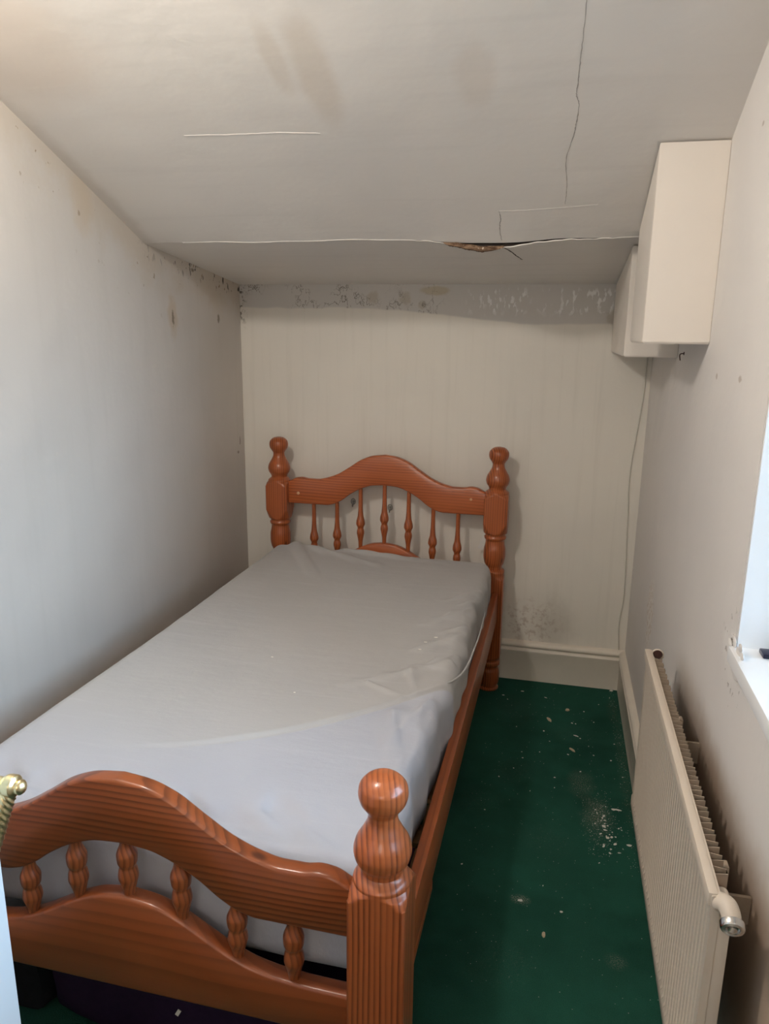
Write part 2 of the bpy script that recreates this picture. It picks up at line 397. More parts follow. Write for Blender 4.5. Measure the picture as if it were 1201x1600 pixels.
def tube(bm, path, rad, seg=12, twist=0., lobes=0, lobe=0.):
    path = [Vector(p) for p in path]; rings = []; nrm = None; L = 0.
    for i, p in enumerate(path):
        d = (path[min(i + 1, len(path) - 1)] - path[max(i - 1, 0)]).normalized()
        if nrm is None: nrm = d.orthogonal().normalized()
        nrm = (nrm - d * nrm.dot(d)).normalized(); bi = d.cross(nrm)
        if i: L += (p - path[i - 1]).length
        r = rad(i / (len(path) - 1)) if callable(rad) else rad
        rings.append([p + (nrm * math.cos(a) + bi * math.sin(a)) * r * (1 + lobe * math.cos(lobes * (a + twist * L)) if lobes else 1)
                      for a in [2 * PI * j / seg for j in range(seg)]])
    return loft(bm, rings)
def extrude_profile(bm, prof, a, b, inward):
    """moulding: prof = (depth, height) points swept from a to b, depth measured along inward"""
    a, b, n = Vector(a), Vector(b), Vector(inward)
    return loft(bm, [[p + n * d + Vector((0, 0, h)) for d, h in prof] for p in (a, b)])
def disc(bm, c, n, r, h, seg=20, dome=.3):
    c, n = Vector(c), Vector(n).normalized(); u = n.orthogonal().normalized(); v = n.cross(u)
    R_ = [(r, 0), (r, h * (1 - dome)), (r * .8, h), (r * .05, h)]
    return loft(bm, [[c + n * hh + (u * math.cos(2*PI*j/seg) + v * math.sin(2*PI*j/seg)) * rr for j in range(seg)] for rr, hh in R_])

# ------------------------------------------------------------------ room shell
W = 1.74; YF = -3.30; CREASE = (-.765, 1.795); SL = .419; H1 = 1.708
def ceil_z(y): return CREASE[1] + (CREASE[0] - y) * SL if y < CREASE[0] else CREASE[1] + (y - CREASE[0]) * (H1 - CREASE[1]) / (-CREASE[0])
T = .10
bm = nbox((-W - T, -5.0, -.10), (T, T, 0)); floor = struct('floor', bm, M['carpet'], smooth=False)
struct('wall_left', nbox((-W - T, -5.0, 0), (-W, T, 3.3)), M['left'], smooth=False)
struct('wall_back', nbox((-W, 0, 0), (0, T, 2.1)), M['back'], smooth=False)

# right wall with a window opening
WY0, WY1, WZ0, WZ1 = -2.78, -1.745, .95, 2.02; WT = .30
bm = bmesh.new()
box(bm, (0, WY1, 0), (WT, T, 3.3)); box(bm, (0, -5.0, 0), (WT, WY0, 3.3))
box(bm, (0, WY0, 0), (WT, WY1, WZ0 - .03)); box(bm, (0, WY0, WZ1), (WT, WY1, 3.3))
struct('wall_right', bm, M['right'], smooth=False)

# sloping ceiling: main slope and the shallower soffit, sagging where it has cracked open
def sag(x):
    return .016 * math.exp(-((x + .57) / .17) ** 2) + .006 * math.exp(-((x + .45) / .35) ** 2)
def gap(x):
    g = .0135 * math.exp(-((x + .60) / .085) ** 2) + .0045 * math.exp(-((x + .50) / .22) ** 2)
    g += .0012 * (math.sin(x * 131) + math.sin(x * 61 + 1)) * (1 if -.82 < x < -.22 else 0) * .6
    return max(g, 0) if -.95 < x < -.12 else 0.
def wob(x, k): return .0016 * math.sin(x * 11 + k) + .0010 * math.sin(x * 29 + 2 * k)
bm = bmesh.new()
NX = 200
xs = [-W - .02 + (W + .04) * i / NX for i in range(NX + 1)]
ys_main = [CREASE[0] - .0001 * 0 - .012 * i for i in range(90)] + [-1.9, -2.1, -2.5, -3.0, -4.0, -5.0]
def main_z(x, y):
    f = math.exp(-((CREASE[0] - y) / .09))
    z = ceil_z(y) - sag(x) * .72 * f + wob(x, 0) * f
    z += .003 * math.sin(x * 5.1 + y * 3) * math.sin(y * 4 + 1) * min(1, (CREASE[0] - y) * 4)
    return z
rows = [[(x, y, main_z(x, y)) for x in xs] for y in ys_main]
loft(bm, rows, cap=False, closed=False)
rows2 = [[(x, -5.0, 3.75) for x in xs], [(x, CREASE[0], 2.15) for x in xs]]
ys_sof = [CREASE[0], -.755, -.745, -.735] + [-.72 + .02 * i for i in range(36)] + [.02]
def sof_z(x, y):
    f = math.exp(-((y - CREASE[0]) / .16))
    return ceil_z(y) - sag(x) * .72 * f - gap(x) * (1 if y < -.74 else f) + wob(x, 0) * f
loft(bm, [[(x, y + (.004 * (gap(x) > 0.001) * 0), sof_z(x, y)) for x in xs] for y in ys_sof], cap=False, closed=False)
# roof backing so no daylight passes
loft(bm, [[(-W - T, -5.0, 4.0), (T, -5.0, 4.0)], [(-W - T, T, 2.2), (T, T, 2.2)]], cap=False, closed=False)
ceiling = struct('ceiling', bm, M['ceiling'], sharp=25)
# torn-open seam: dark void behind, bare lath below it, white paint lip
bm = bmesh.new()
xg = [x for x in xs if -.97 < x < -.11]
loft(bm, [[(x, CREASE[0] + dy, main_z(x, CREASE[0]) + .0006) for x in xg] for dy in (.0004, .014)] , cap=False, closed=False)
loft(bm, [[(x, CREASE[0] + .013, sof_z(x, CREASE[0] + .013) + .0004) for x in xg], [(x, CREASE[0] + .0135, main_z(x, CREASE[0]) + .0006) for x in xg]], cap=False, closed=False)
obj('seam_void', bm, M['crackdark'], ceiling, smooth=False)
def ribbon(path, wid, thick, name, mat, jag=.3, seed=1, parent=ceiling, nrm=None):
    """thin irregular strip lying on the ceiling: path of (x, y) points"""
    rr = random.Random(seed); bm = bmesh.new(); P = catmull([(x, y, 0) for x, y in path], 10); rings = []
    for i, p in enumerate(P):
        d = (P[min(i + 1, len(P) - 1)] - P[max(i - 1, 0)]).normalized(); s_ = Vector((-d.y, d.x, 0))
        k = i / (len(P) - 1); ww = wid * (.35 + .65 * math.sin(PI * min(1, max(0, k))) ** .5) * (1 + jag * (rr.random() - .5) * 2) / 2
        c = p + s_ * (rr.random() - .5) * wid * jag * 1.5
        z = (main_z if c.y < CREASE[0] else sof_z)
        a, b = c - s_ * ww, c + s_ * ww
        rings.append([(a.x, a.y, z(a.x, a.y) + .002), (a.x, a.y, z(a.x, a.y) - thick), (b.x, b.y, z(b.x, b.y) - thick), (b.x, b.y, z(b.x, b.y) + .002)])
    loft(bm, rings)
    return obj(name, bm, mat, parent, smooth=False)
ribbon([(-.346, -1.62), (-.349, -1.50), (-.352, -1.41), (-.354, -1.35), (-.356, -1.31), (-.349, -1.28), (-.353, -1.22), (-.356, -1.19), (-.371, -1.10), (-.366, -1.0), (-.368, -.925)], .0019, .0003, 'hairline_crack', M['hairline'], .45, 2)
ribbon([(-.549, -.905), (-.546, -.87), (-.551, -.83), (-.548, -.775)], .0022, .0003, 'hairline_crack', M['hairline'], .5, 3)
ribbon([(-.546, -.762), (-.540, -.70), (-.528, -.62), (-.518, -.55), (-.500, -.47)], .0040, .0005, 'hairline_crack', M['crackdark'], .5, 4)
ribbon([(-1.33, -1.247), (-1.2, -1.243), (-1.08, -1.244), (-.968, -1.236)], .003, .0008, 'raised_seam', M['raised'], .3, 5)
ribbon([(-.548, -.905), (-.45, -.905), (-.35, -.912), (-.28, -.92)], .003, .0006, 'raised_seam', M['raised'], .3, 6)
# flaking paint lip along the crease
rr = random.Random(3)
bm = bmesh.new(); rings = []
for x in xs:
    if not -1.60 < x < -.13: continue
    ww = .0010 + .0011 * math.sin(x * 17) + .0010 * math.sin(x * 47) + .0075 * math.exp(-((x + .46) / .13) ** 2)
    ww = max(ww, .0008); y0 = CREASE[0] + .0005
    z0 = sof_z(x, y0); z1 = sof_z(x, y0 + ww * 2.2)
    rings.append([(x, y0 - .002, z0 + .0005), (x, y0 - .002, z0 - .0008 - ww * .25), (x, y0 + ww * 1.2, z1 - .0006 - ww * .15), (x, y0 + ww * 2.2, z1 - .0006), (x, y0 + ww * 2.2, z1 + .001)])
loft(bm, rings); obj('paint_lip', bm, M['ceiling'], ceiling)
bm = bmesh.new(); rings = []
for i in range(60):
    x = -.725 + .185 * i / 59; k = math.sin(PI * i / 59) ** .45
    z = sof_z(x, CREASE[0]); j = rr.random() * .002
    rings.append([(x, CREASE[0] - .006, z + .001 + .007 * k), (x, CREASE[0] - .007 + j * .6, z - .0045 * k - j), (x, CREASE[0] + .012 * k, z - .009 * k + j), (x, CREASE[0] + .014, z + .004)])
loft(bm, rings); obj('exposed_lath', bm, M['lath'], ceiling, sharp=60)

# front wall with a doorway (behind the camera), hall beyond it
DX0, DX1, DZ = -1.02, -.22, 2.02
bm = bmesh.new()
box(bm, (-W, YF - T, 0), (DX0, YF, 3.3)); box(bm, (DX1, YF - T, 0), (0, YF, 3.3)); box(bm, (DX0, YF - T, DZ), (DX1, YF, 3.3))
struct('wall_front', bm, M['plaster'], smooth=False)
struct('wall_hall', nbox((-W - T, -5.1, 0), (WT, -5.0, 4.0)), M['plaster'], smooth=False)

# skirting boards
SK = [(0, 0), (.020, 0), (.020, .128), (.024, .134), (.024, .142), (.016, .148), (.015, .154), (.024, .160), (.026, .168), (.022, .176), (.010, .182), (0, .183)]
bm = bmesh.new(); extrude_profile(bm, SK, (-W, 0, 0), (0, 0, 0), (0, -1, 0)); struct('baseboard_back', bm, M['skirt'], sharp=50)
bm = bmesh.new(); extrude_profile(bm, SK, (0, -.0, 0), (0, YF, 0), (-1, 0, 0)); struct('baseboard_right', bm, M['skirt'], sharp=50)
bm = bmesh.new(); extrude_profile(bm, SK, (-W, 0, 0), (-W, YF, 0), (1, 0, 0)); struct('baseboard_left', bm, M['skirt'], sharp=50)

# window: reveal lining, sill, frame, pane
win = struct('window_1', nbox((.002, WY1 - .006, WZ0), (WT - .04, WY1 - .0005, WZ1)), M['reveal'], smooth=False)
bm = bmesh.new(); box(bm, (.002, WY0 + .0005, WZ0), (WT - .04, WY0 + .006, WZ1)); box(bm, (.002, WY0 + .006, WZ1 - .006), (WT - .04, WY1 - .006, WZ1 - .0005))
obj('reveal_lining', bm, M['reveal'], win, smooth=False)
bm = bmesh.new(); box(bm, (-.012, WY0 - .02, WZ0 - .029), (WT - .02, WY1 + .002, WZ0 + .001), .004)
obj('window_sill', bm, M['reveal'], win)
bm = bmesh.new(); fx0, fx1, fwid = .20, .25, .055
y0, y1, z0, z1 = WY0 + .006, WY1 - .006, WZ0 + .001, WZ1 - .006
for a, b in (((fx0, y0, z0), (fx1, y1, z0 + fwid)), ((fx0, y0, z1 - fwid), (fx1, y1, z1)), ((fx0, y0, z0), (fx1, y0 + fwid, z1)), ((fx0, y1 - fwid, z0), (fx1, y1, z1)), ((fx0, (y0 + y1) / 2 - .03, z0), (fx1, (y0 + y1) / 2 + .03, z1))):
    box(bm, a, b, .004)
obj('window_frame', bm, M['reveal'], win)
obj('pane', nbox((.222, y0 + .03, z0 + .03), (.226, y1 - .03, z1 - .03)), M['glass'], win, smooth=False)
# broken plaster lumps where the sill meets the wall
bm = bmesh.new(); rr = random.Random(11)
for i in range(16):
    c = Vector((-.002, WY1 + .03 - i * .006 + rr.uniform(-.02, .02), WZ0 - .015 + rr.uniform(-.03, .035)))
    s_ = rr.uniform(.006, .016)
    v = bmesh.ops.create_icosphere(bm, subdivisions=2, radius=1)['verts']
    for q in v: q.co = c + Vector((q.co.x * .0022, q.co.y * s_ * 1.2, q.co.z * s_ * .7)) * (1 + .3 * (rr.random() - .5))
obj('broken_plaster_edge', bm, M['right'], win)

# ------------------------------------------------------------------ boxed-in pipes, hanging from the ceiling at the right wall
def boxing(name, x0, y0, y1, zb, label, side_t=.012):
    root = empty(name, (x0 / 2, (y0 + y1) / 2, zb), 0, label, 'boxing')
    o = Vector(root.location)
    def quad(nm, pts, mat=M['box_paint']):
        b = bmesh.new()
        V = [b.verts.new(Vector(p) - o) for p in pts]
        for f in ((0, 1, 2, 3), (7, 6, 5, 4), (0, 4, 5, 1), (1, 5, 6, 2), (2, 6, 7, 3), (3, 7, 4, 0)): b.faces.new([V[i] for i in f])
        bmesh.ops.bevel(b, geom=list(b.edges), offset=.0015, segments=2, affect='EDGES')
        return obj(nm, b, mat, root)
    c = lambda y: ceil_z(y) - .004
    t_ = side_t
    # front board faces the camera (towards -y), side board faces the room (-x), base board below
    quad('front_board', [(x0, y0, zb), (0, y0, zb), (0, y0, c(y0)), (x0, y0, c(y0)), (x0, y0 + t_, zb), (0, y0 + t_, zb), (0, y0 + t_, c(y0 + t_)), (x0, y0 + t_, c(y0 + t_))])
    ymid = CREASE[0]
    if y0 < ymid < y1:
        ya = y0 + t_ + .0005
        b = bmesh.new(); pts = [(ya, zb), (y1, zb), (y1, c(y1)), (ymid, c(ymid) - .012), (ya, c(ya))]
        loft(b, [[Vector((x, y, z)) - o for y, z in pts] for x in (x0, x0 + t_)]); obj('side_board', b, M['box_paint'], root, smooth=False)
    else:
        ya = y0 + t_ + .0005
        quad('side_board', [(x0, ya, zb), (x0 + t_, ya, zb), (x0 + t_, ya, c(ya)), (x0, ya, c(ya)), (x0, y1, zb), (x0 + t_, y1, zb), (x0 + t_, y1, c(y1)), (x0, y1, c(y1))])
    quad('base_board', [(x0 + .002, y0 + .003, zb - .003), (0, y0 + .003, zb - .003), (0, y1, zb - .003), (x0 + .002, y1, zb - .003),
                        (x0 + .002, y0 + .003, zb + .010), (0, y0 + .003, zb + .010), (0, y1, zb + .010), (x0 + .002, y1, zb + .010)])
    return root
boxing('pipe_boxing', -.157, -1.157, -.80, 1.497, 'large white painted boxing hanging from the sloping ceiling on the right wall, nearest the window')
boxing('pipe_boxing', -.160, -.66, -.003, 1.450, 'smaller white painted boxing in the far right corner, half hidden behind the larger boxing')

# thin wire hanging in the right-hand corner below the boxing
bm = bmesh.new()
tube(bm, catmull([(-.010, -.004, 1.447), (-.020, -.004, 1.42), (-.021, -.004, 1.3), (-.026, -.004, 1.22), (-.036, -.004, 1.10), (-.044, -.004, 1.01), (-.046, -.004, .90), (-.040, -.004, .80), (-.036, -.004, .70), (-.030, -.004, .58), (-.026, -.004, .42), (-.034, -.004, .33), (-.034, -.004, .27), (-.028, -.006, .184)], 8), .0021, 8)
tag(obj('wire', bm, M['wire']), 'thin white wire running down the far right corner from boxing to skirting', 'wire')

# small metal hooks left on the back wall behind the headboard
def hook(x, z, label):
    b = bmesh.new(); disc(b, (0, -.002, .008), (0, -1, 0), .006, .004, 12)
    tube(b, catmull([(0, -.006, .008), (0, -.008, 0), (0, -.014, -.012), (0, -.020, -.010), (0, -.021, -.002)], 6), .0022, 8)
    tube(b, [Vector((.010 * math.cos(a), -.0035, .008 + .013 * math.sin(a))) for a in [2 * PI * i / 20 for i in range(21)]], .0018, 6)
    tag(obj('wall_hook', b, M['steel'], loc=(x, 0, z)), label, 'hook')
hook(-1.222, .762, 'small grey metal hook on the back wall, left of the middle headboard spindle')
hook(-1.052, .746, 'small grey metal hook on the back wall, right of the middle headboard spindle')
# bent nail under the big boxing
b = bmesh.new(); tube(b, catmull([(0.002, 0, 0), (-.009, .0, -.001), (-.012, -.002, -.006), (-.010, -.004, -.020)], 6), .0016, 8); disc(b, (0, 0, .0), (-1, 0, 0), .005, .002, 10)
tag(obj('bent_nail', b, M['rust'], loc=(0, -.78, 1.463)), 'bent rusty nail in the right wall just below the large boxing', 'nail')
# ------------------------------------------------------------------ bed
PHI = -.0069
bed = empty('single_bed', (-1.05, -.121, 0), PHI, 'varnished orange pine single bed frame with turned posts standing on the green carpet', 'bed')
HS = .478; LEN = 2.0

def post_mesh(ztop, foot):
    """square stock turned on a lathe: section = square cut by the circle R(z)"""
    a = .049; BIG = .09
    t = ztop
    prof = [(t, .004), (t - .003, .020), (t - .010, .031), (t - .022, .0395), (t - .034, .041), (t - .048, .038), (t - .062, .029), (t - .071, .0245),
            (t - .080, .0250), (t - .100, .0335), (t - .122, .0455), (t - .137, .0485), (t - .152, .0455), (t - .168, .036), (t - .176, .0345), (t - .184, .044), (t - .190, .049), (t - .194, .049), (t - .200, .056), (t - .216, .0705), (t - .218, BIG)]
    if not foot:
        prof += [(.752, BIG), (.750, .0705), (.722, .056), (.705, .049), (.700, .042), (.694, .042), (.688, .046), (.682, .045), (.672, .039), (.660, .040), (.630, .0455), (.605, .0460), (.575, .041), (.558, .034), (.548, .034), (.544, .043), (.535, .048), (.525, .046), (.519, .047), (.505, .0705), (.503, BIG)]
    prof += [(.175, BIG), (.173, .0705), (.150, .052), (.140, .040), (.134, .040), (.128, .046), (.118, .047), (.110, .042), (.100, .038), (.085, .043), (.055, .046), (.030, .0435), (.012, .037), (.006, .044), (0., .043)]
    prof = prof[::-1]
    aa = lambda z: a if (z > .6 or foot) else a - .004
    zs = sorted(set([p[0] for p in prof] + [ztop * i / 260 for i in range(261)]))
    seg = 64; bm = bmesh.new(); rings = []
    # linear interpolation across the jumps, smooth elsewhere
    for z in zs:
        r = interp(prof, z); ring = []
        for j in range(seg):
            th = 2 * PI * (j + .5) / seg; c, s_ = math.cos(th), math.sin(th)
            sq = aa(z) / max(abs(c), abs(s_)); sq = min(sq, aa(z) * 1.345)
            rr_ = min(sq, r); ring.append((rr_ * c, rr_ * s_, z))
        rings.append(ring)
    loft(bm, rings); return bm
def post(u, y, ztop, foot):
    return obj('bed_post', post_mesh(ztop, foot), M['wood_z'], bed, loc=(u, y, 0), sharp=32)
for u in (-HS, HS): post(u, 0, 1.066, False)
pf = [post(u, -LEN, .828, True) for u in (-HS, HS)]

TOP = [(0, 0), (.05, -.006), (.10, -.024), (.155, -.060), (.21, -.094), (.26, -.113), (.30, -.121), (.34, -.121), (.37, -.116), (.395, -.119), (.43, -.136), (.44, -.139)]
BOT = [(0, -.130), (.05, -.134), (.10, -.150), (.15, -.178), (.19, -.208), (.225, -.226), (.26, -.233), (.32, -.233), (.44, -.233)]
LTOP = [(0, 0), (.05, -.006), (.10, -.024), (.15, -.052), (.20, -.080), (.25, -.099), (.30, -.108), (.36, -.112), (.44, -.113)]
def rail(name, ftop, fbot, y, th, mat, hw=.434):
    bm = bmesh.new(); rings = []; N = 110; r = .006; h = th / 2
    for i in range(N + 1):
        u = -hw + 2 * hw * i / N; t_, b_ = ftop(abs(u)), fbot(abs(u))
        rings.append([(u, y + h, b_ + r), (u, y + h, t_ - r), (u, y + h - r * .35, t_ - r * .35), (u, y + h - r, t_), (u, y - h + r, t_), (u, y - h + r * .35, t_ - r * .35), (u, y - h, t_ - r), (u, y - h, b_ + r), (u, y - h + r * .35, b_ + r * .35), (u, y - h + r, b_), (u, y + h - r, b_), (u, y + h - r * .35, b_ + r * .35)])
    loft(bm, rings); return obj(name, bm, mat, bed, sharp=50)
head_rail = rail('headboard_rail', lambda u: 1.009 + interp(TOP, u), lambda u: 1.009 + interp(BOT, u), 0, .032, M['wood_x'])
rail('headboard_lower_rail', lambda u: .622 + interp(LTOP, u), lambda u: .38, 0, .032, M['wood_x'])
FT, FLT = .748, .506
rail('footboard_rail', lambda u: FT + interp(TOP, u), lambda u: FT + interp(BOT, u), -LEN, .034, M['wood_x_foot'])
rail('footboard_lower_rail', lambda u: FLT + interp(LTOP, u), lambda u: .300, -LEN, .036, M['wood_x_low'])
HP = [(0, .0085), (.30, .0095), (.46, .0125), (.555, .0185), (.60, .0195), (.645, .0145), (.672, .0125), (.70, .0150), (.75, .0165), (.80, .0140), (.90, .0095), (1, .0085)]
FP = [(0, .0105), (.10, .0115), (.30, .0190), (.42, .0180), (.50, .0150), (.57, .0170), (.68, .0185), (.80, .0150), (.92, .0115), (1, .0105)]
for i in range(-3, 4):
    u = i * .1065
    for P, y, zt, zb in ((HP, 0, 1.009 + interp(BOT, abs(u)) + .004, .622 + interp(LTOP, abs(u)) - .003),
                         (FP, -LEN, FT + interp(BOT, abs(u)) + .004, FLT + interp(LTOP, abs(u)) - .003)):
        bm = bmesh.new(); lathe(bm, [(zb + (zt - zb) * (1 - k), r) for k, r in P][::-1], 24, 56)
        bmesh.ops.translate(bm, verts=bm.verts, vec=(0, 0, 0)); obj('spindle', bm, M['spindle_head' if y == 0 else 'spindle'], bed, loc=(u, y, 0), sharp=60)
# side rails, ledges and slats
for s_ in (-1, 1):
    x0, x1 = sorted((s_ * (HS + .0005), s_ * (HS + .027)))
    obj('side_rail', nbox((x0, -LEN + .049, .33), (x1, -.045, .452), .004), M['wood_y'], bed)
    x0, x1 = sorted((s_ * (HS - .028), s_ * (HS - .0005)))
    obj('side_ledge', nbox((x0, -LEN + .06, .318), (x1, -.06, .345), .002), M['slat'], bed)
obj('side_batten', nbox((HS + .0005, -LEN + .05, .302), (HS + .027, -1.62, .3297), .003), M['wood_y'], bed)
for i in range(11):
    y = -.14 - i * .172
    obj('slat', nbox((-HS + .002, y - .035, .3453), (HS - .002, y + .035, .3593), .002), M['slat'], bed)
# screw plugs and bolts
for u, z, y, mt, rr_ in ((-.386, .823, -.0158, M['plug'], .0065), (.372, .842, -.0158, M['plug'], .0055)):
    bm = bmesh.new(); disc(bm, (u, y, z), (0, -1, 0), rr_, .0022, 16); obj('screw_plug', bm, mt, head_rail)['label'] = 'pale screw plug'
for pst, u in zip(pf, (-HS, HS)):
    bm = bmesh.new(); disc(bm, (-.016 * (1 if u > 0 else -1), -.0488, .366), (0, -1, 0), .0095, .004, 20)
    obj('bolt', bm, M['bolt'], pst)['label'] = 'dark metal bolt head'

# ------------------------------------------------------------------ mattress under a fitted sheet
def ridge(p, a, b, wid):
    ax, ay = a; bx, by = b; dx, dy = bx - ax, by - ay; L2 = dx * dx + dy * dy
    t = ((p[0] - ax) * dx + (p[1] - ay) * dy) / L2
    tc = min(1, max(0, t)); d = math.hypot(p[0] - ax - tc * dx, p[1] - ay - tc * dy)
    return math.exp(-(d / wid) ** 2), t, (p[0] - ax) * dy - (p[1] - ay) * dx
FOLDS = []   # in world xy: (a, b, width, height)
def F_(a, b, wid, h): FOLDS.append((a, b, wid, h))
rr = random.Random(21)
# creases that radiate from the right-hand edge where the sheet is dragged
for (ax, ay), (bx, by), wd, h in (((-.568, -.56), (-.69, -.70), .014, .0050), ((-.565, -.66), (-.64, -.73), .010, .0050), ((-.565, -.74), (-.73, -.93), .020, .0065), ((-.565, -.90), (-.66, -.99), .012, .0060),
        ((-.566, -.98), (-.76, -1.17), .022, .0060), ((-.575, -1.15), (-.70, -1.26), .011, .0060), ((-.60, -1.215), (-.86, -1.40), .018, .0060), ((-.70, -1.30), (-.66, -1.42), .012, .0040),
        ((-.80, -1.38), (-.70, -1.44), .010, .0040), ((-.70, -1.52), (-.64, -1.80), .022, .0050), ((-.62, -1.45), (-.68, -1.66), .016, .0060), ((-.60, -1.60), (-.64, -1.85), .018, .0045),
        ((-1.45, -.17), (-1.02, -.36), .020, .0085), ((-1.44, -.16), (-.88, -.27), .016, .0070), ((-1.43, -.20), (-1.25, -.52), .030, .0070), ((-1.20, -.20), (-.76, -.27), .016, .0050), ((-1.0, -.19), (-.66, -.20), .012, .0040),
        ((-1.53, -1.97), (-1.10, -2.00), .026, -.0090), ((-1.02, -1.98), (-.80, -2.02), .024, -.0100), ((-.85, -1.94), (-.66, -2.01), .030, -.0060)):
    FOLDS.append(((ax, ay), (bx, by), wd, h))
MZ0, MZ1 = .3600, .600
def mattress():
    bm = bmesh.new(); half = (.472, .94, (MZ1 - MZ0) / 2); rad = .042
    nx, ny, nz = 200, 400, 26
    def face(n1, n2, f):
        V = [[bm.verts.new(f(i / n1 * 2 - 1, j / n2 * 2 - 1)) for j in range(n2 + 1)] for i in range(n1 + 1)]
        for i in range(n1):
            for j in range(n2): bm.faces.new((V[i][j], V[i + 1][j], V[i + 1][j + 1], V[i][j + 1]))
    for s_ in (-1, 1):
        face(nx, ny, lambda a, b: (a, b, s_)); face(nx, nz, lambda a, b: (a, s_, b)); face(ny, nz, lambda a, b: (s_, a, b))
    bmesh.ops.remove_doubles(bm, verts=bm.verts, dist=1e-5)
    c, s0 = math.cos(PHI), math.sin(PHI)
    for v in bm.verts:
        p = Vector([v.co[i] * half[i] for i in range(3)])
        q = Vector([max(-half[i] + rad, min(half[i] - rad, p[i])) for i in range(3)])
        d = p - q
        if d.length > 1e-9: p = q + d.normalized() * rad
        nrm = d.normalized() if d.length > 1e-9 else Vector((0, 0, 1))
        y = p.y - 1.012; t = (-y - .07) / 1.88          # 0 head .. 1 foot
        x = p.x
        # the sheet is stretched to an uneven outline: wide at the left foot corner, bulging by the head post
        fl = (-x / half[0]) if x < 0 else 0; fr_ = x / half[0] if x > 0 else 0
        x -= fl * (.022 * t + .004 * math.sin(t * 9)); x += fr_ * (.006 * math.sin(t * 14) + .010 * math.exp(-((t - .42) / .18) ** 2) + .006 * math.exp(-((t - .15) / .08) ** 2) - .014 * max(0, t - .55))
        z = p.z + (MZ0 + MZ1) / 2
        topk = max(0, min(1, (p.z + half[2] * .0) / half[2]))
        wx = -1.05 + x * c - y * s0; wy = -.121 + x * s0 + y * c
        if topk > .05:
            dz = .010 * math.exp(-((x) / .3) ** 2) * 0
            dz += -.010 * math.sin(PI * min(1, max(0, t))) * math.cos(x / half[0] * PI / 2)         # worn hollow
            dz += .012 * math.exp(-((wx + 1.46) / .12) ** 2 - ((wy + .18) / .12) ** 2)
            for a, b, wd, h in FOLDS:
                if abs(wx - (a[0] + b[0]) / 2) > .45 or abs(wy - (a[1] + b[1]) / 2) > .3: continue
                e, tt, sd = ridge((wx, wy), a, b, wd * (1 + .35 * math.sin(wx * 60 + wy * 35))); dz += 2.3 * e * h * (1 - .75 * min(1, max(0, tt)))
            # long overlap line where the upper half of the sheet lies over the lower
            fxl = -1.558 + .985 * (x - .11) + .767 * (x - .11) * (x - .508); line = (y - fxl) * .75
            if -.06 < line < .4 and x > -.25:
                k = min(1, max(0, (x + .25) / .3))
                dz += k * .0095 / (1 + math.exp(max(-40., min(40., -line / .0019)))) * math.exp(-max(0, line) / .12)
            z += dz * topk
        side = 1 - abs(nrm.z)
        if side > .2:
            k = .0035 * math.sin(wy * 41 + p.z * 14) + .003 * math.sin(wy * 23 + 1) if abs(nrm.x) > abs(nrm.y) else .003 * math.sin(wx * 37 + p.z * 17) + .0025 * math.sin(wx * 19 + 2)
            x += nrm.x * k * side; y += nrm.y * k * side
            if p.z < 0 and abs(nrm.x) > abs(nrm.y): x -= nrm.x * .010 * (-p.z / half[2])
        v.co = (x, y, max(z, MZ0))
    return bm
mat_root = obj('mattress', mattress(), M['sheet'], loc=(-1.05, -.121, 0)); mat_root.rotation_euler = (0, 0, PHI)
tag(mat_root, 'mattress in a rumpled pale grey fitted sheet lying on the pine bed', 'mattress')
# rolled hem of the sheet riding up along the right-hand edge
def hem(pts, r, nm='sheet_fold', flat=.5):
    b = bmesh.new(); P = catmull(pts, 10)
    n = len(P); tube(b, P, lambda k: r * (.25 + .75 * math.sin(PI * k) ** .6), 10)
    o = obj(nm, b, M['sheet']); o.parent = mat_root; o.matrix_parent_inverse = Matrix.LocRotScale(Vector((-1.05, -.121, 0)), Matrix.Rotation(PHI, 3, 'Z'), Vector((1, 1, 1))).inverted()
    return o
hem([(-.80, -1.555, .590), (-.72, -1.475, .594), (-.66, -1.40, .596), (-.602, -1.335, .597), (-.582, -1.29, .590), (-.568, -1.22, .578), (-.560, -1.12, .566), (-.557, -1.0, .558), (-.556, -.85, .545), (-.560, -.66, .53), (-.566, -.50, .51)], .0032)

# paper label hanging by the right head post
root = empty('paper_tag', (-.640, -.040, .60), 0, 'small white paper tag hanging between the last headboard spindle and right head post', 'tag')
o = obj('tag_card', nbox((-.013, -.001, .004), (.013, .001, .062), .0006), M['paper'], root, smooth=False); o.rotation_euler = (0, .32, 0); o.location = (.0, 0, -.002)
bm = bmesh.new(); tube(bm, catmull([(.018, 0, .058), (.022, .001, .085), (.030, .004, .12), (.036, .010, .150)], 6), .0008, 6); obj('tag_string', bm, M['wire'], root)

